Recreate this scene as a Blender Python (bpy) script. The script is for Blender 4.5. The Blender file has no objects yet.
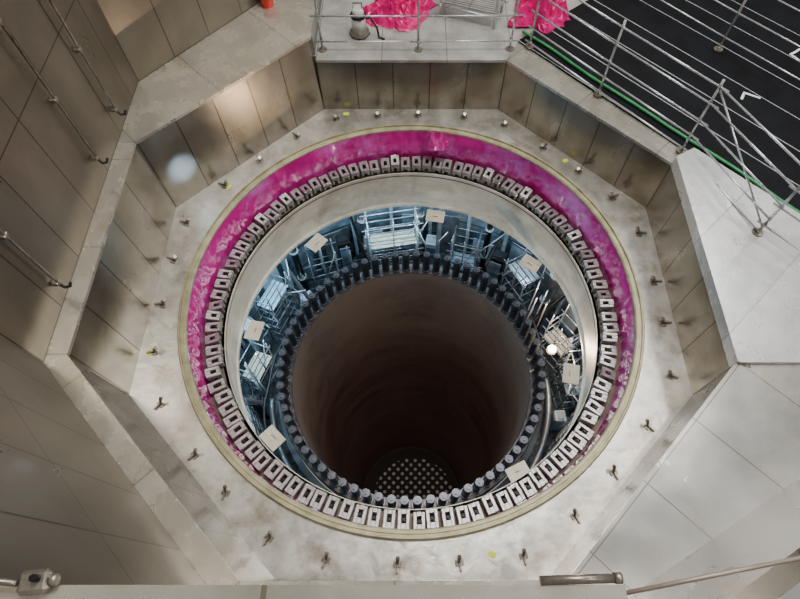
import bpy, bmesh, math, random
from mathutils import Vector, noise, Matrix
random.seed(7)
S = bpy.context.scene
COL = S.collection
pi = math.pi

def lin(c):
    return tuple(((x/255)/12.92 if x/255 <= .04045 else ((x/255+.055)/1.055)**2.4) for x in c) + (1,)

# ------------------------------------------------------------ materials
def steel(name, c1, c2, rough=.4, metal=.4, seams=(0,0), seamc=(60,52,42), seamw=.03, ns=1.2, stretch=(1,1,1),
          stain_sheen=None, bump=.1, stain_sheen_amt=.5, emis=None, wrinkle=0, streak=0, spec=None, pv=.04, ss=.45, seamk=.75, ws=3.2, wstretch=(1,1,1), zramp=None, rv=.12):
    m = bpy.data.materials.new(name); m.use_nodes = True
    nt = m.node_tree; N = nt.nodes; L = nt.links
    b = N['Principled BSDF']
    tc = N.new('ShaderNodeTexCoord')
    mp = N.new('ShaderNodeMapping'); mp.inputs['Scale'].default_value = stretch
    L.new(tc.outputs['Object'], mp.inputs[0])
    n1 = N.new('ShaderNodeTexNoise'); n1.inputs['Scale'].default_value = ns; n1.inputs['Detail'].default_value = 8
    n1.inputs['Roughness'].default_value = .6
    L.new(mp.outputs[0], n1.inputs[0])
    r = N.new('ShaderNodeValToRGB'); r.color_ramp.elements[0].position = .35; r.color_ramp.elements[1].position = .65
    r.color_ramp.elements[0].color = lin(c1); r.color_ramp.elements[1].color = lin(c2)
    L.new(n1.outputs[0], r.inputs[0])
    col = r.outputs[0]
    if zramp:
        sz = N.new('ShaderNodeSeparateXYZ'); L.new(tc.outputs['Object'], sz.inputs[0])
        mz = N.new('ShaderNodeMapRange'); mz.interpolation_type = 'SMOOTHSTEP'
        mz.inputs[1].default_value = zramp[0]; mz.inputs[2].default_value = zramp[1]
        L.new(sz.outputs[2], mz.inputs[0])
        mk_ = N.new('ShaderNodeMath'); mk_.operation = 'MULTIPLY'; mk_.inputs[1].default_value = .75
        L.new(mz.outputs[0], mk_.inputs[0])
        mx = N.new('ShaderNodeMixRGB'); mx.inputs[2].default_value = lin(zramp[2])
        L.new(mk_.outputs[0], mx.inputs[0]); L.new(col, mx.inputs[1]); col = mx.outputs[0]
    if stain_sheen:
        n2 = N.new('ShaderNodeTexNoise'); n2.inputs['Scale'].default_value = ns*ss; n2.inputs['Detail'].default_value = 10
        n2.inputs['Roughness'].default_value = .7
        L.new(tc.outputs['Object'], n2.inputs[0])
        r2 = N.new('ShaderNodeValToRGB'); r2.color_ramp.elements[0].position = .5; r2.color_ramp.elements[1].position = .68
        r2.color_ramp.elements[0].color = (0,0,0,1); r2.color_ramp.elements[1].color = (stain_sheen_amt,)*3+(1,)
        L.new(n2.outputs[0], r2.inputs[0])
        mx = N.new('ShaderNodeMixRGB'); mx.inputs[2].default_value = lin(stain_sheen)
        L.new(r2.outputs[0], mx.inputs[0]); L.new(col, mx.inputs[1]); col = mx.outputs[0]
    if streak:
        mp3 = N.new('ShaderNodeMapping'); mp3.inputs['Scale'].default_value = (1.6, 1.6, .7)
        L.new(tc.outputs['Object'], mp3.inputs[0])
        sn = N.new('ShaderNodeTexNoise'); sn.inputs['Scale'].default_value = 1; sn.inputs['Detail'].default_value = 3
        L.new(mp3.outputs[0], sn.inputs[0])
        mr = N.new('ShaderNodeMapRange'); mr.inputs[1].default_value = .3; mr.inputs[2].default_value = .7
        mr.inputs[3].default_value = 1-streak; mr.inputs[4].default_value = 1+streak
        L.new(sn.outputs[0], mr.inputs[0])
        mu = N.new('ShaderNodeMixRGB'); mu.blend_type = 'MULTIPLY'; mu.inputs[0].default_value = 1
        L.new(col, mu.inputs[1]); L.new(mr.outputs[0], mu.inputs[2]); col = mu.outputs[0]
    if seams[0] or seams[1]:
        sp = N.new('ShaderNodeSeparateXYZ'); L.new(tc.outputs['Object'], sp.inputs[0])
        masks = []
        for ax, p in seams_axes(seams):
            d = N.new('ShaderNodeMath'); d.operation = 'DIVIDE'; d.inputs[1].default_value = p
            L.new(sp.outputs[ax], d.inputs[0])
            f = N.new('ShaderNodeMath'); f.operation = 'FRACT'; L.new(d.outputs[0], f.inputs[0])
            t = N.new('ShaderNodeMath'); t.operation = 'LESS_THAN'; t.inputs[1].default_value = seamw/p
            L.new(f.outputs[0], t.inputs[0]); masks.append(t.outputs[0])
            fl = N.new('ShaderNodeMath'); fl.operation = 'FLOOR'; L.new(d.outputs[0], fl.inputs[0])
            wn = N.new('ShaderNodeTexWhiteNoise'); wn.noise_dimensions = '1D'; L.new(fl.outputs[0], wn.inputs['W'])
            mr = N.new('ShaderNodeMapRange'); mr.inputs[3].default_value = 1-pv; mr.inputs[4].default_value = 1+pv
            L.new(wn.outputs[0], mr.inputs[0])
            mu = N.new('ShaderNodeMixRGB'); mu.blend_type = 'MULTIPLY'; mu.inputs[0].default_value = 1
            L.new(col, mu.inputs[1]); L.new(mr.outputs[0], mu.inputs[2]); col = mu.outputs[0]
        mk = masks[0]
        if len(masks) > 1:
            a = N.new('ShaderNodeMath'); a.operation = 'MAXIMUM'; L.new(masks[0], a.inputs[0]); L.new(masks[1], a.inputs[1]); mk = a.outputs[0]
        k = N.new('ShaderNodeMath'); k.operation = 'MULTIPLY'; k.inputs[1].default_value = seamk; L.new(mk, k.inputs[0])
        mx = N.new('ShaderNodeMixRGB'); mx.inputs[2].default_value = lin(seamc)
        L.new(k.outputs[0], mx.inputs[0]); L.new(col, mx.inputs[1]); col = mx.outputs[0]
    L.new(col, b.inputs['Base Color'])
    b.inputs['Metallic'].default_value = metal
    if spec is not None: b.inputs['Specular IOR Level'].default_value = spec
    rr = N.new('ShaderNodeMapRange'); rr.inputs[3].default_value = max(.05, rough-rv); rr.inputs[4].default_value = rough+rv
    L.new(n1.outputs[0], rr.inputs[0]); L.new(rr.outputs[0], b.inputs['Roughness'])
    nrm = None
    if bump:
        bp = N.new('ShaderNodeBump'); bp.inputs['Strength'].default_value = bump; bp.inputs['Distance'].default_value = .05
        L.new(n1.outputs[0], bp.inputs['Height']); nrm = bp.outputs[0]
    if wrinkle:
        mp4 = N.new('ShaderNodeMapping'); mp4.inputs['Scale'].default_value = wstretch
        L.new(tc.outputs['Object'], mp4.inputs[0])
        n3 = N.new('ShaderNodeTexNoise'); n3.inputs['Scale'].default_value = ws; n3.inputs['Detail'].default_value = 3
        n3.inputs['Distortion'].default_value = .8
        L.new(mp4.outputs[0], n3.inputs[0])
        b2 = N.new('ShaderNodeBump'); b2.inputs['Strength'].default_value = wrinkle; b2.inputs['Distance'].default_value = .06
        L.new(n3.outputs[0], b2.inputs['Height'])
        if nrm: L.new(nrm, b2.inputs['Normal'])
        nrm = b2.outputs[0]
    if nrm: L.new(nrm, b.inputs['Normal'])
    if emis:
        b.inputs['Emission Color'].default_value = lin(emis[0]); b.inputs['Emission Strength'].default_value = emis[1]
    return m
def seams_axes(s):
    out = []
    if s[0]: out.append((0, s[0]))
    if s[1]: out.append((s[2] if len(s) > 2 else 2, s[1]))
    return out

M = {}
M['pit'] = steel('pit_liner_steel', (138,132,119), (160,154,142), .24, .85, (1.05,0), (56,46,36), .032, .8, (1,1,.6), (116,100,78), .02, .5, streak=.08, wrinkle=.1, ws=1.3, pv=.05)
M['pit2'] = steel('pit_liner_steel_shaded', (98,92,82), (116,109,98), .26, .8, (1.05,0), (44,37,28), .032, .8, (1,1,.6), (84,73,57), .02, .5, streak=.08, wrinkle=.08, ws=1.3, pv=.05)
M['tall'] = steel('tall_liner_steel', (110,102,89), (128,120,107), .3, .72, (1.15,2.6), (54,46,36), .03, .5, (1.2,1,.6), (94,82,66), .02, .45, streak=.08, wrinkle=.07, ws=1.2, pv=.04)
M['ledge'] = steel('ledge_steel', (172,167,153), (198,193,181), .27, .7, (2.4,0), (112,98,78), .024, 1.1, (1,1,1), (142,126,100), .04, .5, wrinkle=.07)
M['floor'] = steel('pit_floor_steel', (176,171,162), (208,204,197), .32, .7, (0,0), (0,0,0), .03, 2.4, (1,1,1), (128,111,86), .08, .7, wrinkle=.16, ws=2.4)
M['white'] = steel('bright_platform_steel', (208,208,206), (230,230,229), .26, .5, (1.7,0), (164,159,150), .024, .7, (1,1,1), (180,175,166), .03, .5, wrinkle=.07)
M['grayp'] = steel('grey_platform_steel', (184,182,176), (210,208,203), .24, .6, (1.6,2.6,1), (124,115,100), .024, .9, (1,1,1), (158,148,130), .04, .6, wrinkle=.08, ws=2)
M['deck'] = steel('deck_steel', (142,140,134), (178,176,170), .45, .3, (1.8,0), (100,94,84), .03, 1.2, (1,1,1), (100,92,80), .05, .6)
M['black'] = steel('black_mat', (12,13,15), (22,23,26), .7, .0, (0,1.0,1), (170,172,176), .026, 1.5, (1,1,1), None, .08, spec=.12, seamk=.75)
M['gold'] = steel('olive_ring', (146,139,108), (182,174,140), .42, .3, ns=3)
M['cream'] = steel('cream_paint', (196,188,168), (218,211,194), .48, .08, ns=1.8, stain_sheen=(144,132,110), stain_sheen_amt=.6)
M['flange'] = steel('flange_steel', (74,64,54), (120,110,96), .5, .4, ns=3, stain_sheen=(70,50,48), stain_sheen_amt=.5)
M['lug'] = steel('lug_metal', (142,140,135), (204,202,197), .34, .6, ns=3, stain_sheen=(80,73,62), stain_sheen_amt=.6)
M['dark'] = steel('dark_metal', (22,21,21), (46,44,44), .4, .6, ns=4)
M['peg'] = steel('peg_metal', (104,98,88), (160,152,140), .32, .75, ns=5)
M['vac'] = steel('vacuum_head', (176,174,166), (200,198,190), .45, .1, ns=4)
M['stud'] = steel('stud_metal', (46,48,54), (76,78,85), .32, .7, ns=4)
M['studtop'] = steel('stud_cap_metal', (56,58,64), (86,88,95), .36, .7, ns=4)
M['vflange'] = steel('vessel_flange_metal', (40,37,36), (68,63,61), .4, .5, ns=3)
M['vessel'] = steel('vessel_clad', (82,58,50), (114,84,74), .42, .3, (0,0), (0,0,0), .1, .8, stretch=(.35,.35,1.6), stain_sheen=(62,44,38), bump=.03, stain_sheen_amt=.5, zramp=(-16,-6,(132,118,107)))
M['bottom'] = steel('vessel_bottom', (22,17,16), (30,24,22), .7, .0, ns=1)
M['blue'] = steel('pale_blue_paint', (150,168,182), (196,208,218), .4, .15, ns=1, stain_sheen=(74,84,94), stain_sheen_amt=.7)
M['bluewall'] = steel('drywell_wall_paint', (90,108,122), (156,176,190), .42, .25, (0,1.1), (30,36,42), .08, .9, stain_sheen=(34,40,46), stain_sheen_amt=.9)
M['bluedark'] = steel('grating_blue_grey', (36,42,48), (70,78,84), .5, .3, (.3,.3,1), (12,15,18), .12, 2)
M['galv'] = steel('galvanised_tube', (180,182,184), (196,198,200), .28, .65, ns=1, bump=0)
M['tube'] = steel('weathered_tube', (96,100,104), (130,134,138), .35, .6, ns=1, bump=0)
M['duct'] = steel('duct_silver', (104,108,112), (156,161,166), .32, .7, ns=2)
M['green'] = steel('green_hose', (30,112,62), (48,138,80), .5, 0, ns=4)
M['red'] = steel('red_plastic', (200,26,20), (228,44,30), .4, 0, ns=4)
M['yellow'] = steel('yellow_tape', (205,215,40), (228,232,60), .5, 0, ns=4)
M['whitep'] = steel('white_tape', (225,225,225), (240,240,240), .5, 0, ns=4)
M['ply'] = steel('plywood_plate', (186,176,154), (216,208,190), .55, 0, ns=2, stretch=(1,5,1))
M['brown'] = steel('brown_rail', (128,112,100), (150,136,124), .4, .3, ns=4)
M['cable'] = steel('cable_black', (14,14,16), (28,28,31), .5, 0, ns=4)
M['lamp'] = steel('lamp_glass', (255,225,180), (255,225,180), .3, 0, emis=((255,210,160), 60))
m = steel('magenta_film', (192,4,128), (218,28,154), .12, 0, ns=.7, stretch=(1,1,.5), bump=.05, wrinkle=.8, ws=2.2, wstretch=(1,1,.3), stain_sheen=(222,152,232), stain_sheen_amt=.7, ss=.7)  # lavender patches are reflected light painted into the film colour
bb = m.node_tree.nodes['Principled BSDF']
bb.inputs['Coat Weight'].default_value = 1; bb.inputs['Coat Roughness'].default_value = .07
bb.inputs['Specular IOR Level'].default_value = .9; bb.inputs['Specular Tint'].default_value = lin((232,205,255))
M['mag'] = m
M['pink'] = steel('pink_sheet', (186,0,92), (212,10,116), .3, 0, ns=3, bump=.3, wrinkle=.6)
m = bpy.data.materials.new('core_plate_holes'); m.use_nodes = True
nt = m.node_tree; N = nt.nodes; L = nt.links; b = N['Principled BSDF']
tc = N.new('ShaderNodeTexCoord'); sp = N.new('ShaderNodeSeparateXYZ'); L.new(tc.outputs['Object'], sp.inputs[0])
def ax(i):
    d = N.new('ShaderNodeMath'); d.operation='DIVIDE'; d.inputs[1].default_value=.46; L.new(sp.outputs[i], d.inputs[0])
    f = N.new('ShaderNodeMath'); f.operation='FRACT'; L.new(d.outputs[0], f.inputs[0])
    s = N.new('ShaderNodeMath'); s.operation='SUBTRACT'; s.inputs[1].default_value=.5; L.new(f.outputs[0], s.inputs[0])
    p = N.new('ShaderNodeMath'); p.operation='MULTIPLY'; L.new(s.outputs[0], p.inputs[0]); L.new(s.outputs[0], p.inputs[1])
    return p.outputs[0]
a = N.new('ShaderNodeMath'); a.operation='ADD'; L.new(ax(0), a.inputs[0]); L.new(ax(1), a.inputs[1])
lt = N.new('ShaderNodeMath'); lt.operation='LESS_THAN'; lt.inputs[1].default_value=.065; L.new(a.outputs[0], lt.inputs[0])
mx = N.new('ShaderNodeMixRGB'); mx.inputs[1].default_value=lin((26,21,20)); mx.inputs[2].default_value=lin((132,123,115)); L.new(lt.outputs[0], mx.inputs[0])
L.new(mx.outputs[0], b.inputs['Base Color']); b.inputs['Roughness'].default_value=.7
b.inputs['Specular IOR Level'].default_value = .1
M['bottom'].node_tree.nodes['Principled BSDF'].inputs['Specular IOR Level'].default_value = .1
M['core'] = m

# ------------------------------------------------------------ mesh helpers
def newobj(name, me, mat=None, parent=None, loc=(0,0,0), rot=(0,0,0)):
    o = bpy.data.objects.new(name, me); COL.objects.link(o)
    if mat is not None and me is not None and not me.materials: me.materials.append(mat)
    o.location = loc; o.rotation_euler = rot
    if parent: o.parent = parent
    return o
def empty(name, loc=(0,0,0), rot=(0,0,0)):
    o = bpy.data.objects.new(name, None); COL.objects.link(o); o.location = loc; o.rotation_euler = rot
    o.empty_display_size = .1
    return o
def tag(o, label, cat, group=None):
    o['label'] = label; o['category'] = cat
    if group: o['group'] = group
    return o
def struct(o):
    o['kind'] = 'structure'
    return o
def me_from(verts, faces, smooth=False):
    me = bpy.data.meshes.new('m'); me.from_pydata([tuple(v) for v in verts], [], faces); me.validate(); me.update()
    if smooth:
        for p in me.polygons: p.use_smooth = True
    return me
def fin(bm, smooth=False):
    bmesh.ops.recalc_face_normals(bm, faces=bm.faces)
    me = bpy.data.meshes.new('m'); bm.to_mesh(me); bm.free()
    if smooth:
        for p in me.polygons: p.use_smooth = True
    return me
def add_box(bm, d, c=(0,0,0), bev=0, rot=None):
    r = bmesh.ops.create_cube(bm, size=1)
    vs = r['verts']
    for v in vs: v.co = Vector((v.co.x*d[0], v.co.y*d[1], v.co.z*d[2]))
    if rot is not None:
        for v in vs: v.co = rot @ v.co
    for v in vs: v.co += Vector(c)
    if bev:
        es = set()
        for v in vs: es.update(v.link_edges)
        bmesh.ops.bevel(bm, geom=list(es), offset=bev, segments=1, affect='EDGES')
def me_box(d, c=(0,0,0), bev=.01):
    bm = bmesh.new(); add_box(bm, d, c, bev); return fin(bm)
def add_cyl(bm, r, h, c=(0,0,0), seg=16, r2=None, rot=None):
    res = bmesh.ops.create_cone(bm, cap_ends=True, segments=seg, radius1=r, radius2=r if r2 is None else r2, depth=h)
    for v in res['verts']:
        if rot is not None: v.co = rot @ v.co
        v.co += Vector(c)
def me_cyl(r, h, c=(0,0,0), seg=16, r2=None):
    bm = bmesh.new(); add_cyl(bm, r, h, c, seg, r2); me = fin(bm)
    for p in me.polygons:
        if abs(p.normal.z) < .9: p.use_smooth = True
    return me
def me_tube(pts, r, seg=8, closed=False):
    pts = [Vector(p) for p in pts]; n = len(pts); V = []; F = []
    for i, p in enumerate(pts):
        if closed: t = pts[(i+1) % n]-pts[i-1]
        else: t = pts[min(i+1, n-1)]-pts[max(i-1, 0)]
        t.normalize()
        up = Vector((0,0,1)) if abs(t.z) < .9 else Vector((1,0,0))
        s = t.cross(up).normalized(); u = s.cross(t)
        for k in range(seg):
            a = 2*pi*k/seg
            V.append(p + s*math.cos(a)*r + u*math.sin(a)*r)
    m_ = n if closed else n-1
    for i in range(m_):
        for k in range(seg):
            a0 = i*seg+k; a1 = i*seg+(k+1) % seg; j = ((i+1) % n)*seg
            F.append((a0, a1, j+(k+1) % seg, j+k))
    if not closed:
        F.append(tuple(reversed(range(seg)))); F.append(tuple(range((n-1)*seg, n*seg)))
    me = me_from(V, F)
    for p in me.polygons:
        if len(p.vertices) == 4: p.use_smooth = True
    return me
def me_lathe(prof, seg=128, closed=True, smooth=False):
    V = []; F = []; n = len(prof)
    for i in range(seg):
        a = 2*pi*i/seg
        for r, z in prof: V.append((r*math.cos(a), r*math.sin(a), z))
    for i in range(seg):
        j = (i+1) % seg
        for k in range(n if closed else n-1):
            k2 = (k+1) % n
            F.append((i*n+k, j*n+k, j*n+k2, i*n+k2))
    bm = bmesh.new(); me = me_from(V, F); bm.from_mesh(me)
    if closed: bmesh.ops.recalc_face_normals(bm, faces=bm.faces)
    me2 = bpy.data.meshes.new('m'); bm.to_mesh(me2); bm.free()
    if smooth:
        for p in me2.polygons: p.use_smooth = True
    return me2
def prism(name, poly, z0, z1, mat, origin=(0,0), ang=0, top=None):
    ca, sa = math.cos(-ang), math.sin(-ang)
    def tl(pl):
        o_ = []
        for x, y in pl:
            dx, dy = x-origin[0], y-origin[1]
            o_.append((dx*ca-dy*sa, dx*sa+dy*ca))
        return o_
    loc = tl(poly); lt_ = tl(top) if top else loc
    n = len(loc)
    V = [(x, y, 0) for x, y in loc]+[(x, y, z1-z0) for x, y in lt_]
    F = [tuple(range(n)), tuple(range(n, 2*n))]+[(i, (i+1) % n, n+(i+1) % n, n+i) for i in range(n)]
    bm = bmesh.new(); me = me_from(V, F); bm.from_mesh(me); me = fin(bm)
    return newobj(name, me, mat, loc=(origin[0], origin[1], z0), rot=(0,0,ang))

# ------------------------------------------------------------ pit shell
A = 6.35; H_ = A*math.tan(pi/8)
V8 = [(-H_,A),(H_,A),(A,H_),(A,-H_),(H_,-A),(-H_,-A),(-A,-H_),(-A,H_)]
names = ['wall_far','wall_far_right','wall_right','wall_near_right','wall_near','wall_near_left','wall_left','wall_far_left']
hts = [1.67,1.67,1.92,1.82,2.32,2.32,2.32,2.32]
k = 6.6/6.35; kl = 6.45/6.35
for i in range(8):
    p, q = V8[i], V8[(i+1) % 8]
    ang = math.atan2(q[1]-p[1], q[0]-p[0])
    base = [p, q, (q[0]*k, q[1]*k), (p[0]*k, p[1]*k)]
    top = None
    if i >= 4: top = [(p[0]*kl,p[1]*kl), (q[0]*kl,q[1]*kl), base[2], base[3]]
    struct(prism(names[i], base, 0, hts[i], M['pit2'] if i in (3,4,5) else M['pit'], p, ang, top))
seg = 128
def octr(a):
    a = (a+pi/8) % (pi/4)-pi/8
    return A/math.cos(a)
Vv = []; Ff = []
for i in range(seg):
    a = 2*pi*i/seg
    for r in (5.62, (5.62+octr(a))/2, octr(a)): Vv.append((r*math.cos(a), r*math.sin(a), 0))
    Vv.append((5.62*math.cos(a), 5.62*math.sin(a), -.2))
for i in range(seg):
    j = (i+1) % seg
    Ff += [(i*4, i*4+1, j*4+1, j*4), (i*4+1, i*4+2, j*4+2, j*4+1), (i*4, j*4, j*4+3, i*4+3)]
struct(newobj('floor', me_from(Vv, Ff), M['floor']))
def plat(name, poly, z, mat, th=.08, ang=0, org=None):
    return struct(prism(name, poly, z-th, z, mat, org or poly[0], ang))
a = 6.33; h = a*math.tan(pi/8)
b_ = 6.43; g = b_*math.tan(pi/8)
XL = -6.82
plat('trim_1', [(-b_,g),(-g,b_),(-g,9.6),(-2.9,9.45),(XL,4.7),(XL,g)], 2.4, M['ledge'], ang=pi/4)
plat('trim_2', [(-b_,-g),(-b_,g),(XL,g),(XL,-2.82)], 2.4, M['ledge'], ang=pi/2)
plat('trim_3', [(-g,-b_),(-b_,-g),(XL,-2.82),(-2.82,XL)], 2.4, M['ledge'], ang=-pi/4)
plat('trim_4', [(-g,-b_),(-2.82,XL),(2.82,XL),(g,-b_)], 2.4, M['ledge'])
struct(prism('wall_riser', [(-g,6.6),(-g,9.6),(-g-.2,9.6),(-g-.2,6.8)], 1.67, 2.32, M['pit'], (-g,6.6), pi/2))
plat('floor.001', [(-h,a),(h,a),(3.0,7.09),(5.32,8.98),(9,13),(-h,13)], 1.75, M['deck'], ang=0)
plat('trim_5', [(h,a),(a,h),(6.83,2.89),(3.0,7.09)], 1.75, M['ledge'], ang=-pi/4)
plat('floor.002', [(a,h),(6.83,2.89),(12.1,-2.65),(6.42,-2.65),(a,-h)], 2.0, M['white'], .33, ang=-.82)
plat('floor.003', [(3.0,7.09),(6.83,2.89),(12.1,-2.65),(17,-2.65),(17,14),(9.2,13),(5.32,8.98)], 1.8, M['black'], .13, ang=-.83)
plat('floor.004', [(6.42,-2.65),(a,-h),(h,-a),(h,-6.7),(3.4,-6.7),(10.8,-2.65)], 1.9, M['grayp'], .08, ang=pi/4)
def tall(name, p, q, z0, z1, mat, th=.25):
    d = Vector((q[0]-p[0], q[1]-p[1])); d.normalize(); n = Vector((-d.y, d.x))*th
    ang = math.atan2(d.y, d.x)
    return struct(prism(name, [p, q, (q[0]+n.x, q[1]+n.y), (p[0]+n.x, p[1]+n.y)], z0, z1, mat, p, ang))
tall('wall_near_left_upper', (-2.82,XL), (XL,-2.82), 2.4, 13, M['tall'])
tall('wall_left_upper', (XL,-2.82), (XL,4.7), 2.4, 13, M['tall'])
tall('wall_far_left_upper', (XL,4.7), (-2.9,9.45), 2.4, 13, M['tall'])
tall('wall_near_upper', (3.3,-6.95), (-2.87,-6.95), 2.4, 9.3, M['tall'])
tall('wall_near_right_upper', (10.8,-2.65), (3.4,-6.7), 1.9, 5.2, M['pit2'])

# ------------------------------------------------------------ rings
o = newobj('seal_ring', me_lathe([(5.45,-.06),(5.45,.05),(5.48,.08),(5.54,.08),(5.55,.05),(5.59,.05),(5.6,.1),(5.63,.1),(5.66,.06),(5.66,0),(5.6,0),(5.6,-.06)], 160), M['gold'])
tag(o, 'olive cream raised steel ring bordering the round opening', 'ring')
ZL = -1.2
Vv = []; Ff = []; ns = 640; nz = 12
for i in range(ns):
    an = 2*pi*i/ns
    for kz in range(nz+1):
        z = .0-(.0-ZL)*kz/nz
        p = Vector((5.5*math.cos(an), 5.5*math.sin(an), z))
        w = noise.noise(Vector((p.x*1.3, p.y*1.3, z*1.2)))*.05 + abs(noise.noise(Vector((p.x*4, p.y*4, z*1.6))))*.08
        r = 5.445 - abs(w)*math.sin(pi*min(1,(kz+.8)/nz)*.95)
        Vv.append((r*math.cos(an), r*math.sin(an), z))
for i in range(ns):
    j = (i+1) % ns
    for kz in range(nz):
        Ff.append((i*(nz+1)+kz, i*(nz+1)+kz+1, j*(nz+1)+kz+1, j*(nz+1)+kz))
o = newobj('plastic_film', me_from(Vv, Ff, True), M['mag'])
tag(o, 'crumpled magenta plastic film lining the inside of the round opening', 'plastic sheet')
def crumple(name, loc, w, d, hh, mat, seed, label, n=30):
    V = [(0,0,hh*.6)]; F = []; na = 48; nr = 14
    for i in range(1, nr+1):
        for j in range(na):
            an = 2*pi*j/na; t = i/nr
            R = 1+.45*noise.noise(Vector((math.cos(an)*1.6+seed, math.sin(an)*1.6, 2)))+.18*noise.noise(Vector((math.cos(an)*5+seed, math.sin(an)*5, 2)))
            x = math.cos(an)*t*R*w/2; y = math.sin(an)*t*R*d/2
            q = Vector((x*2.6+seed, y*2.6, seed*.37))
            z = hh*(1-t**3)*(.25+abs(noise.noise(q))*1.4+abs(noise.noise(q*2.6))*.8)+.012
            V.append((x, y, z))
    for j in range(na): F.append((0, 1+j, 1+(j+1) % na))
    for i in range(nr-1):
        for j in range(na):
            F.append((1+i*na+j, 1+(i+1)*na+j, 1+(i+1)*na+(j+1) % na, 1+i*na+(j+1) % na))
    o = newobj(name, me_from(V, F, False), mat, loc=loc)
    return tag(o, label, 'plastic sheet')
crumple('plastic_bundle', (.75,5.24,-.45), .75, .3, .85, M['mag'], 3, 'gathered knot of magenta film on the ring edge')
crumple('plastic_sheet', (-.35,8.35,1.75), 2.0, 1.5, .5, M['pink'], 5, 'crumpled pink plastic sheet heaped on the deck')
crumple('plastic_sheet', (3.75,8.35,1.8), 1.7, 1.9, .6, M['pink'], 11, 'crumpled pink plastic sheet beside the black matting')
crumple('plastic_sheet', (5.2,9.9,1.8), 1.9, 1.2, .5, M['pink'], 19, 'crumpled pink plastic sheet beside the black matting')
o = newobj('seal_flange', me_lathe([(4.92,ZL),(5.445,ZL),(5.445,ZL-.18),(4.92,ZL-.18)], 160), M['flange'])
tag(o, 'stained brown steel flange below the magenta film', 'flange')
o = newobj('inner_skirt', me_lathe([(5.02,ZL-.18),(4.99,ZL-.0),(4.9,ZL-.0),(4.93,-1.4),(5.06,-2.85),(5.02,-2.9),(5.02,-3.0),(5.15,-3.0),(5.17,-1.5)], 160, smooth=False), M['cream'])
tag(o, 'cream painted cylindrical skirt hanging under the bolted flange', 'ring')

def lug_proto(W, Ly, T, hz, tilt=0):
    root = empty('flange_lug')
    bm = bmesh.new(); zt = hz-T/2
    for sx in (-1, 1): add_box(bm, (.085, Ly, T), (sx*(W/2-.0425), 0, zt), .014)
    add_box(bm, (W-.16, .13, T), (0, Ly/2-.065, zt), .006)
    add_box(bm, (W-.16, .09, T), (0, -Ly/2+.045, zt), .006)
    for sx in (-1, 1):
        add_box(bm, (.06, .1, hz-T), (sx*(W/2-.045), Ly/2-.07, (hz-T)/2), .004)
        add_box(bm, (.06, .08, hz-T), (sx*(W/2-.045), -Ly/2+.05, (hz-T)/2), .004)
    if tilt:
        for v in bm.verts: v.co.z *= 1+tilt*v.co.y
    newobj('bracket', fin(bm), M['lug'], root)
    bm = bmesh.new(); add_cyl(bm, .055, hz*.8, (0, .01, hz*.4), 6); add_cyl(bm, .03, hz+.06, (0, .01, hz/2), 10)
    newobj('nut', fin(bm), M['dark'], root)
    return root
def dup(root):
    r = root.copy(); COL.objects.link(r)
    for c in root.children:
        cc = c.copy(); cc.parent = r; COL.objects.link(cc)
    return r
protos = [lug_proto(.265,.39,.14,.26), lug_proto(.255,.35,.17,.33,.6), lug_proto(.27,.41,.12,.22), lug_proto(.245,.37,.12,.28,-.9)]
used = [False]*4
NL = 100
for i in range(NL):
    an = 2*pi*(i+.5)/NL
    near = math.sin(an) < -.6
    kk = random.choice([0,0,0,2]) if near else random.choice([0,0,1,2,3])
    r = protos[kk] if not used[kk] else dup(protos[kk]); used[kk] = True
    an += random.uniform(-.004,.004)
    side = abs(math.cos(an)) > .8
    rr = 5.165+random.uniform(-.03,.03)*(1.5 if side else 1)
    r.location = (rr*math.cos(an), rr*math.sin(an), ZL+.002)
    r.rotation_euler = (0, 0, an-pi/2+random.uniform(-.07,.07)*(2 if side else .7 if near else 1))
    tag(r, 'grey steel bracket with a dark bolt clamped on the flange', 'bracket', 'brackets around the flange')

def peg_proto():
    root = empty('floor_anchor')
    newobj('base_plate', me_box((.2,.14,.03), (0,0,.015), .005), M['peg'], root)
    bm = bmesh.new(); R = Matrix.Rotation(.5, 3, 'X')
    add_cyl(bm, .03, .24, (0,-.05,.13), 10, rot=R); add_cyl(bm, .05, .05, (0,-.1,.225), 8, rot=R)
    newobj('pin', fin(bm), M['peg'], root)
    newobj('clip', me_box((.05,.24,.05), (0,.08,.055), .01), M['peg'], root)
    return root
pp = peg_proto(); first = True
NP = 30
for i in range(NP):
    an = 2*pi*(i+.3)/NP+random.uniform(-.02,.02)
    rr = 6.08 + .6*(octr(an)-6.35)
    r = pp if first else dup(pp); first = False
    r.location = (rr*math.cos(an), rr*math.sin(an), 0); r.rotation_euler = (0,0,an-pi/2+random.uniform(-.4,.4))
    s_ = .85 if math.sin(an) < -.2 else 1.0
    r.scale = (s_,)*3
    tag(r, 'small steel anchor with a slanted pin on the pit floor', 'anchor', 'anchors around the pit floor')
for i, (x, y, z) in enumerate([(-1.95,6.15,0),(-5.05,3.35,0),(-6.1,-1.6,0),(1.6,-5.9,0),(4.4,4.3,0)]):
    o = newobj('yellow_tape', me_box((.16,.11,.012), (0,0,.006), .002), M['yellow'], loc=(x,y,z), rot=(0,0,i*.9))
    tag(o, 'small yellow tape patch stuck on the pit floor', 'tape', 'yellow tape patches')

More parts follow.
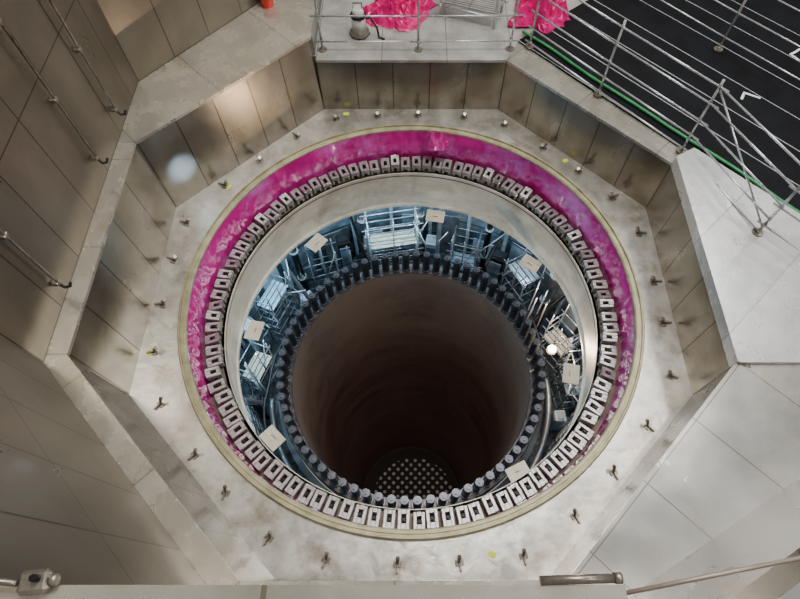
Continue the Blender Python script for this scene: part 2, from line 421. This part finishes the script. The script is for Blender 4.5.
# ------------------------------------------------------------ vessel
ZB = -31
root = empty('reactor_vessel', (0,0,ZB)); tag(root, 'open cylindrical pressure vessel with dark rust brown interior', 'vessel')
def vz(o): o.location.z = -ZB; return o
vz(newobj('rim_flange', me_lathe([(4.0,-5.74),(4.03,-5.7),(4.42,-5.7),(4.44,-5.76),(4.44,-6.5),(4.3,-6.9),(4.0,-6.5)], 128), M['vflange'], root))
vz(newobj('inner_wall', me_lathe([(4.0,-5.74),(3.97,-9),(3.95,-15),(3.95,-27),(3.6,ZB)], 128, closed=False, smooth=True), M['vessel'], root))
vz(newobj('outer_shell', me_lathe([(4.2,-6.5),(4.2,ZB)], 96, closed=False, smooth=True), M['vflange'], root))
vz(newobj('bottom', me_lathe([(0.001,ZB),(3.6,ZB)], 96, closed=False), M['bottom'], root))
newobj('core_plate', me_cyl(3.0, .03, (0,-.3,.03), 64), M['core'], root, rot=(0,0,pi/4))
sr = empty('flange_stud')
bm = bmesh.new(); add_cyl(bm, .13, .98, (0,0,.5), 14); add_cyl(bm, .165, .08, (0,0,.04), 14)
newobj('sleeve', fin(bm), M['stud'], sr)
bm = bmesh.new(); add_cyl(bm, .12, .08, (0,0,1.03), 14); add_cyl(bm, .05, .05, (0,0,1.09), 10)
newobj('cap', fin(bm), M['studtop'], sr)
NS = 70
for i in range(NS):
    r = sr if i == 0 else dup(sr)
    an = 2*pi*i/NS
    r.location = (4.2*math.cos(an), 4.2*math.sin(an), -5.7)
    tag(r, 'thick dark grey closure stud with metal cap on the vessel flange', 'stud', 'studs around the vessel flange')

# ------------------------------------------------------------ annulus
ZF = -8.6
struct(newobj('wall_drywell', me_lathe([(7.3,-.4),(7.3,ZF-.3),(7.5,ZF-.3),(7.5,-.4)], 96), M['bluewall']))
struct(newobj('floor.005', me_lathe([(4.6,ZF),(7.3,ZF),(7.3,ZF-.15),(4.6,ZF-.15)], 96), M['bluedark']))
o = newobj('vessel_insulation', me_lathe([(4.46,-6.6),(4.66,-6.65),(4.66,ZF+.01),(4.6,ZF+.01),(4.55,-6.8)], 96), M['vflange'])
tag(o, 'dark insulation cladding around the vessel below its flange', 'insulation')
rib = None
for i in range(28):
    an = 2*pi*(i+.5)/28
    me = rib or me_box((.14,.18,7.2), (0,0,0), .02); rib = me
    o = newobj('wall_rib', me, M['blue'], loc=(7.2*math.cos(an), 7.2*math.sin(an), ZF+3.6), rot=(0,0,an-pi/2))
    struct(o)
def tower(an, R, w, d, hh, decks, mat_deck, step, yaw, tm):
    root = empty('scaffold_tower', (R*math.cos(an), R*math.sin(an), ZF), (0,0,an-pi/2+yaw))
    tag(root, 'galvanised tube scaffold with plank decks beside the vessel', 'scaffold', 'scaffolds around the vessel')
    for sx in (-1,0,1):
        for sy in (-1,1):
            if sx == 0 and sy == 1: continue
            newobj('post', me_tube([(sx*w/2, sy*d/2, 0),(sx*w/2, sy*d/2, hh+random.uniform(-.6,.4))], .026), tm, root)
    zz = .35
    while zz < hh:
        for sy in (-1,1): newobj('ledger', me_tube([(-w/2-random.uniform(.05,.25), sy*d/2, zz),(w/2+random.uniform(.05,.25), sy*d/2, zz)], .022), tm, root)
        for sx in (-1,1): newobj('transom', me_tube([(sx*w/2, -d/2-.08, zz+.05),(sx*w/2, d/2+.08, zz+.05)], .022), tm, root)
        zz += step
    newobj('brace', me_tube([(-w/2,-d/2,.1),(w/2,-d/2,hh-.1)], .02), tm, root)
    for z in decks:
        bm = bmesh.new(); nb = 4
        for b_ in range(nb): add_box(bm, (w*.96, d/nb*.8, .04), (0, -d/2+d*(b_+.5)/nb, z), .005)
        newobj('deck', fin(bm), mat_deck, root)
    return root
towers = [(18,5.85,1.0,.7,3.3,[1.6],.6,.3),(44,5.85,1.1,.8,3.9,[2.9],.9,-.25),(69,6.0,1.0,.8,3.0,[1.2],.5,.1),(97,5.9,1.9,.7,3.9,[2.4],.42,.05),(125,6.0,1.0,.8,3.3,[],.8,-.3),
          (149,5.85,1.2,.7,3.8,[3.0],.6,.15),(171,5.75,1.1,.7,3.0,[1.4],.9,-.2),(198,5.75,1.4,.7,4.0,[2.7],.5,.1),(226,5.75,1.2,.8,3.6,[2.2],.7,-.1),(312,5.75,1.2,.7,4.2,[3.2],.6,.2),(338,5.7,1.3,.7,3.2,[],.5,-.15),(1,5.75,1.0,.7,3.6,[1.9],.8,.1)]
for i, t in enumerate(towers):
    tower(math.radians(t[0]), *t[1:5], t[5], [M['ply'], M['duct'], M['bluewall']][i % 3], t[6], t[7], M['galv'] if i % 3 == 0 else M['tube'])
def arc(R, z, a0, a1, r, mat, name, label, cat, n=48, wob=0):
    pts = []
    for i in range(n+1):
        a_ = math.radians(a0+(a1-a0)*i/n)
        rr = R+wob*noise.noise(Vector((a_*3, R, z)))
        pts.append((rr*math.cos(a_), rr*math.sin(a_), z+wob*noise.noise(Vector((a_*4, z, 3)))))
    return tag(newobj(name, me_tube(pts, r), mat), label, cat)
arc(4.95,-7.2,10,170,.11,M['duct'],'ring_pipe','silver curved pipe running around the vessel','pipe')
arc(4.95,-7.0,185,260,.1,M['tube'],'ring_pipe','dull grey curved pipe running around the vessel','pipe')
arc(4.95,-7.2,285,365,.11,M['tube'],'ring_pipe','dull grey curved pipe running around the vessel','pipe')
arc(5.05,-6.5,15,200,.05,M['cable'],'power_cable','thick black cable bundle around the vessel','cable',60,.25)
for kk, (a0, a1) in enumerate([(52,62),(80,90),(107,116),(180,188),(346,353)]):
    arc(5.3+.1*kk, -6.1-.15*kk, a0, a1, .03, M['cable'], 'power_cable', 'slack black cable draped beside the scaffolding', 'cable', 30, .4)
gaps = [31,57,83,111,137,160,184,211,238,325,349,9]
for i in range(60):
    ga = gaps[i % len(gaps)]+random.uniform(-5,5)
    a0 = math.radians(ga); a1 = math.radians(ga+random.uniform(-7,7))
    r0 = random.uniform(5.0,5.8); r1 = random.uniform(5.2,6.7)
    if i % 3 == 0: z0 = ZF; z1 = random.uniform(-6.2,-4.4); r1 = r0+random.uniform(-.1,.15); a1 = a0
    else: z0 = random.uniform(-7.8,-5.0); z1 = z0+random.uniform(-.3,.5)
    o = newobj('scaffold_tube', me_tube([(r0*math.cos(a0), r0*math.sin(a0), z0),(r1*math.cos(a1), r1*math.sin(a1), z1)], .026), M['tube'] if i % 2 else M['galv'])
    tag(o, 'loose galvanised scaffold tube between the scaffolds', 'tube', 'loose scaffold tubes')
for i, (an, R, z, d) in enumerate([(57,6.3,0,(.7,.5,2.2)),(82,6.2,0,(.5,.5,2.0)),(115,6.35,0,(.5,.5,2.6)),(137,5.6,0,(.5,.5,1.4)),(32,5.7,0,(.5,.5,1.5)),
        (160,6.35,0,(.5,.5,2.4)),(185,5.6,0,(.4,.5,1.7)),(211,6.0,0,(.6,.5,1.5)),(325,6.4,0,(.5,.5,2.1)),(350,5.4,0,(.4,.4,1.3))]):
    a_ = math.radians(an)
    r = empty('equipment_cabinet', (R*math.cos(a_), R*math.sin(a_), ZF), (0,0,a_-pi/2+random.uniform(-.3,.3)))
    dk = i % 2 == 0
    tag(r, 'dark steel equipment cabinet standing on the grating' if dk else 'pale blue steel equipment cabinet standing on the grating', 'cabinet', 'equipment cabinets')
    newobj('body', me_box(d, (0,0,d[2]/2), .03), M['dark'] if dk else M['blue'], r)
    newobj('door', me_box((d[0]*.8,.03,d[2]*.8), (0,-d[1]/2-.015,d[2]/2), .005), M['bluewall'], r)
    newobj('lid', me_box((d[0]*.7,d[1]*.6,.04), (0,0,d[2]+.02), .01), M['dark'] if dk else M['galv'], r)
for i, kx in enumerate([2,3,4,5,6,7,8,9,10,11,12,13,15,16,25,26,27,1]):
    a_ = 2*pi*kx/28; R = 6.98
    hh = random.uniform(1.1,2.6); ww = random.uniform(.7,1.1)
    o = newobj('insulation_panel', me_box((ww,.06,hh), (0,0,hh/2), .01), [M['blue'],M['duct'],M['bluewall']][i % 3], loc=(R*math.cos(a_), R*math.sin(a_), ZF+.02), rot=(-.04,0,a_-pi/2))
    tag(o, 'reflective pale insulation panel leaning on the drywell wall', 'panel', 'insulation panels')
for i, (a0, r0, z0, a1, r1, z1, rr) in enumerate([(57,5.15,-6.0,58,6.8,-5.2,.06),(79,5.15,-7.6,80,6.8,-5.4,.09),(109,5.15,-6.9,110,6.8,-5.6,.06),(139,5.15,-6.9,138,6.8,-5.0,.08),
        (28,5.15,-6.9,29,6.8,-5.6,.08),(188,5.15,-6.9,187,6.8,-5.2,.07),(213,5.15,-6.6,213,6.8,-5.6,.07)]):
    p = Vector((r0*math.cos(math.radians(a0)), r0*math.sin(math.radians(a0)), z0)); q = Vector((r1*math.cos(math.radians(a1)), r1*math.sin(math.radians(a1)), z1))
    tag(newobj('branch_pipe', me_tube([p, p+Vector((0,0,.35)), q+Vector((0,0,.1)), q+Vector((0,0,1.2))], rr, 12), M['duct'] if i % 2 else M['dark']), 'bent branch pipe crossing from vessel to drywell wall', 'pipe', 'branch pipes')
for i, (an, R, rr, hh) in enumerate([(87,6.75,.14,7),(63,6.75,.12,7),(107,6.75,.12,7),(132,6.7,.14,6.5),(36,6.65,.16,6.5),(179,6.6,.14,6),(245,6.0,.14,3),(295,6.2,.14,3)]):
    a_ = math.radians(an)
    r = empty('riser_pipe', (R*math.cos(a_), R*math.sin(a_), ZF))
    tag(r, 'vertical painted riser pipe with bolted collars by the wall', 'pipe', 'riser pipes')
    newobj('pipe', me_cyl(rr, hh, (0,0,hh/2), 20), M['dark'] if i % 2 else M['duct'], r)
    for z in (1.0, 2.9, 4.4):
        if z < hh: newobj('collar', me_cyl(rr*1.35, .1, (0,0,z), 20), M['galv'], r)
def ladder(x, y, z0, z1, rot, label):
    r = empty('ladder', (x, y, z0), rot); tag(r, label, 'ladder')
    L_ = z1-z0
    for sx in (-1,1): newobj('rail', me_box((.05,.07,L_), (sx*.2,0,L_/2), .005), M['galv'], r)
    z = .25
    while z < L_-.1:
        newobj('rung', me_tube([(-.2,0,z),(.2,0,z)], .022), M['galv'], r); z += .28
ladder(6.05,-1.0,ZF,-4.9,(0,0,1.35),'aluminium ladder standing beside the vessel')
for i, (an, c, rt) in enumerate([(36,'ply',.3),(80,'ply',0),(131,'ply',.2),(175,'cream',-.1),(217,'ply',.15),(307,'cream',-.2),(348,'cream',0)]):
    a_ = math.radians(an)
    r = empty('hanging_plate', (4.76*math.cos(a_), 4.76*math.sin(a_), -3.04), (0,0,a_-pi/2+rt))
    tag(r, 'cream rectangular cover plate bolted under the skirt edge', 'plate', 'cover plates under the skirt')
    newobj('plate', me_box((.6,.46,.05), (0,-.05,0), .01), M[c], r)
    newobj('handle', me_tube([(-.08,-.1,.02),(-.08,-.1,.06),(.08,-.1,.06),(.08,-.1,.02)], .01), M['peg'], r)
def lamp(x, y, z, power, col):
    r = empty('work_lamp', (x, y, z)); tag(r, 'small glowing work lamp hanging on a cable', 'lamp')
    bm = bmesh.new(); bmesh.ops.create_uvsphere(bm, u_segments=16, v_segments=10, radius=.13)
    newobj('bulb', fin(bm, True), M['lamp'], r)
    newobj('guard', me_lathe([(.05,-.2),(.17,-.15),(.17,-.11),(.05,-.14)], 16), M['dark'], r)
    newobj('cord', me_tube([(0,0,-.12),(.1,0,-.6),(.2,.1,ZF-z)], .015), M['cable'], r)
    l = bpy.data.lights.new('l', 'POINT'); l.energy = power; l.color = col; l.shadow_soft_size = .12
    lo = bpy.data.objects.new('work_lamp_light', l); COL.objects.link(lo); lo.location = (x+.1, y, z+.3)
lamp(4.68,.62,-4.95,380,(1,.72,.48))
for an in (20,45,60,75,90,105,120,135,150,165,180,200,225,315,340):
    a_ = math.radians(an)
    l = bpy.data.lights.new('l', 'POINT'); lf = 125 <= an <= 205
    l.energy = 220 if lf else (90 if an > 205 or an < 30 else 170); l.color = (.46,.78,1) if lf else (.6,.83,1); l.shadow_soft_size = .12
    lo = bpy.data.objects.new('drywell_light', l); COL.objects.link(lo); lo.location = (6.3*math.cos(a_), 6.3*math.sin(a_), -3.7)

# ------------------------------------------------------------ railings
def railing(pts, z, hts_, hp, label, mat=None):
    r = empty('scaffold_railing', (pts[0][0], pts[0][1], z)); tag(r, label, 'railing')
    ox, oy = pts[0]
    mat = mat or M['galv']
    for (x, y) in pts:
        lx, ly = x-ox, y-oy
        newobj('post', me_tube([(lx,ly,0),(lx,ly,hp)], .031), mat, r)
        newobj('base_plate', me_cyl(.12, .03, (lx,ly,.015), 16), M['peg'], r)
        for hh in hts_:
            newobj('clamp', me_box((.08,.08,.08), (lx,ly,hh), .015), M['peg'], r)
    for hh in hts_:
        P = [(x-ox, y-oy-.05, hh) for x, y in pts]
        for u, v in zip(P[:-1], P[1:]):
            U, W = Vector(u), Vector(v); d = (W-U).normalized()*.2
            newobj('rail', me_tube([U-d, W+d], .023), mat, r)
    return r
R1 = railing([(-2.45,6.75),(.2,6.75),(2.75,6.78)], 1.75, [.3,1.05,1.75], 2.1, 'galvanised tube railing along the deck edge')
R2 = railing([(3.3,6.85),(4.9,4.95),(6.62,2.98)], 1.8, [.12,.55,1.0,1.5,1.95], 2.1, 'galvanised tube railing beside the black matting')
R2b = railing([(7.6,.4),(9.3,-1.6)], 2.0, [.3,.9,1.45,1.9], 2.0, 'galvanised tube railing beside the pale platform')
newobj('brace', me_tube([(6.62-3.3,2.98-6.85,1.9),(7.6-3.3,.4-6.85,.4)], .023), M['galv'], R2)
for hh in (.12,.55,1.0,1.5,1.95):
    newobj('rail', me_tube([(6.62-3.3,2.98-6.9,hh),(7.6-3.3,.4-6.9,hh+.15)], .023), M['galv'], R2)
R3 = railing([(6.2,9.4),(8.5,6.7),(10.9,4.0),(13.4,1.3)], 1.8, [.4,1.1,1.8], 2.1, 'galvanised tube railing standing on the black matting')
def bundle(x, y, rot):
    r = empty('scaffold_platform', (x, y, 1.75), (0,0,rot)); tag(r, 'low galvanised scaffold platform with grating deck', 'scaffold')
    for sx in (-1,1):
        for sy in (-1,1): newobj('post', me_tube([(sx*.8,sy*.4,0),(sx*.8,sy*.4,1.1)], .035), M['galv'], r)
    for z in (.35,1.0):
        for sy in (-1,1): newobj('ledger', me_tube([(-.95,sy*.4,z),(.95,sy*.4,z)], .03), M['galv'], r)
        for sx in (-1,1): newobj('transom', me_tube([(sx*.8,-.5,z+.06),(sx*.8,.5,z+.06)], .03), M['galv'], r)
    bm = bmesh.new()
    for i in range(9): add_box(bm, (1.7,.05,.04), (0,-.36+i*.09,.45))
    newobj('deck', fin(bm), M['deck'], r)
bundle(1.75,8.3,-.35)
r = empty('vacuum_cleaner', (-1.45,7.4,1.75)); tag(r, 'pale grey drum vacuum cleaner with motor head on the deck', 'vacuum cleaner')
newobj('drum', me_cyl(.2,.5,(0,0,.35),24), M['vac'], r)
newobj('motor_head', me_cyl(.19,.2,(0,0,.7),24,.13), M['vac'], r)
newobj('latch_ring', me_lathe([(.19,.58),(.22,.58),(.22,.63),(.19,.63)],24), M['dark'], r)
newobj('base_ring', me_lathe([(.16,.06),(.27,.06),(.27,.12),(.16,.12)],24), M['peg'], r)
for a_ in (0,pi/2,pi,3*pi/2):
    bm = bmesh.new(); add_cyl(bm,.05,.04,(.24*math.cos(a_),.24*math.sin(a_),.05),12,rot=Matrix.Rotation(pi/2,3,'X')); newobj('caster', fin(bm), M['cable'], r)
newobj('handle', me_tube([(-.12,0,.78),(-.12,0,.95),(.12,0,.95),(.12,0,.78)],.015), M['dark'], r)
newobj('hose', me_tube([(.2,0,.5),(.35,-.05,.55),(.5,-.1,.3),(.55,-.15,.04),(.7,-.25,.04)],.03), M['cable'], r)
pts = []
for i in range(60):
    t = i/59
    x = 3.05+(9.6-3.05)*t; y = 7.35+(.1-7.35)*t
    pts.append((x+.03*math.sin(t*20)+.1, y+.03*math.sin(t*13)+.05, 1.85))
tag(newobj('green_hose', me_tube(pts, .042), M['green']), 'long bright green hose lying along the black matting edge', 'hose')
for x, y, rz in [(8.9,4.9,-.5),(10.6,6.6,.6)]:
    bm = bmesh.new(); add_box(bm, (.45,.06,.01), (0,0,.005)); add_box(bm, (.06,.28,.01), (-.195,-.14,.005))
    tag(newobj('floor_mark', fin(bm), M['whitep'], loc=(x,y,1.8), rot=(0,0,rz)), 'white tape corner mark on the black matting', 'tape', 'white tape corner marks')
r = empty('red_bucket', (-3.95,7.75,2.4)); tag(r, 'small red plastic bucket standing on the steel ledge', 'bucket')
newobj('body', me_lathe([(.001,0),(.15,0),(.2,.3),(.18,.3),(.14,.02),(.001,.02)],24), M['red'], r)
newobj('handle', me_tube([(-.18,0,.29),(-.1,0,.4),(0,0,.44),(.1,0,.4),(.18,0,.29)],.01), M['dark'], r)

# ------------------------------------------------------------ wall rods
for i, (y, z0) in enumerate([(3.1,2.95),(1.6,3.0),(-1.4,2.85)]):
    r = empty('wall_rod', (XL, y, z0)); tag(r, 'vertical steel rod with bolted brackets fixed on the liner wall', 'rod', 'rods on the liner wall')
    newobj('rod', me_tube([(.12,0,0),(.12,0,8.5)], .026), M['peg'], r)
    for z in (.05,1.6,3.2,5.0,7.0):
        newobj('bracket', me_box((.14,.13,.08), (.075,0,z), .015), M['peg'], r)
    newobj('hook', me_tube([(.12,0,0),(.16,.0,-.12),(.24,.04,-.14),(.28,.06,-.05)], .03), M['dark'], r)

# ------------------------------------------------------------ near platform
struct(prism('trim_6', [(-3.0,-6.63),(.86,-6.63),(.86,-8.5),(-3.0,-8.5)], 9.4, 9.5, M['ledge'], (-3,-8.5)))
r = empty('pipe_clamp', (-1.5,-6.58,9.5), (0,0,.1)); tag(r, 'dull grey scaffold clamp with bolt on the platform edge', 'clamp')
newobj('body', me_box((.12,.09,.05), (0,-.04,.025), .015), M['peg'], r)
newobj('bolt', me_cyl(.015,.04,(.02,-.03,.065),6), M['dark'], r)
newobj('jaw', me_tube([(-.06,-.04,.04),(-.16,-.02,.05),(-.24,-.03,.05)],.013), M['peg'], r)
newobj('nut', me_tube([(.06,-.04,.03),(.09,-.04,.03)],.022), M['peg'], r)
r = empty('edge_pipe', (.68,-6.615,9.5)); tag(r, 'short grey pipe end resting on the platform edge', 'pipe')
newobj('pipe', me_tube([(-.16,0,0),(.16,.01,0)],.018), M['peg'], r)
newobj('cap', me_tube([(.14,.01,0),(.17,.01,0)],.022), M['peg'], r)
tag(newobj('hand_rail', me_tube([(.86,-6.66,9.46),(1.2,-6.6,9.5),(1.9,-6.48,9.5)],.009), M['brown']), 'brown painted hand rail tube at the platform edge', 'railing')

# ------------------------------------------------------------ lights
def area(name, loc, size, power, col, target=(0,0,0)):
    l = bpy.data.lights.new(name, 'AREA'); l.size = size; l.energy = power; l.color = col
    o = bpy.data.objects.new(name, l); COL.objects.link(o); o.location = loc
    o.rotation_euler = (Vector(target)-Vector(loc)).to_track_quat('-Z','Y').to_euler()
area('hall_light', (3,3,24), 6, 3500, (1,.985,.95), (0,0,0))
area('hall_light_side', (12,8,18), 5, 1200, (.97,.98,1), (5,0,0))
for x, y in [(4,14),(12,2),(0,2),(10,-8)]:
    area('sparkle_light', (x,y,20), .9, 560, (1,.985,.96), (x*.3,y*.3,0))  # added area lights out of view, for sparkle on the steel floor
def spot(name, loc, tgt, e, col, deg, blend=.9, ss=.2):
    l = bpy.data.lights.new(name, 'SPOT'); l.energy = e; l.color = col; l.spot_size = math.radians(deg); l.spot_blend = blend; l.shadow_soft_size = ss
    o = bpy.data.objects.new(name, l); COL.objects.link(o); o.location = loc
    o.rotation_euler = (Vector(tgt)-Vector(loc)).to_track_quat('-Z','Y').to_euler()
spot('glare_spot', (3,-6,6.5), (-5.9,3.1,1.0), 150000, (.45,.68,1), 3.8, 1, .1)  # added spot standing in for a bluish reflection on the far-left wall
spot('vessel_fill', (0,-1.5,16), (0,.6,-12), 21000, (1,.93,.88), 24, .5, .8)  # added fill spot above the view, brightens the vessel interior
w = bpy.data.worlds.new('World'); S.world = w; w.use_nodes = True
w.node_tree.nodes['Background'].inputs[0].default_value = (.655,.64,.605,1)
w.node_tree.nodes['Background'].inputs[1].default_value = .54

# ------------------------------------------------------------ camera
cam = bpy.data.cameras.new('Camera'); co = bpy.data.objects.new('Camera', cam); COL.objects.link(co)
cam.sensor_width = 36; cam.lens = 554/800*36; cam.shift_x = -11/800; cam.clip_start = .05
co.location = (0,-6.68,12); co.rotation_euler = (math.radians(28.4),0,0)
S.camera = co
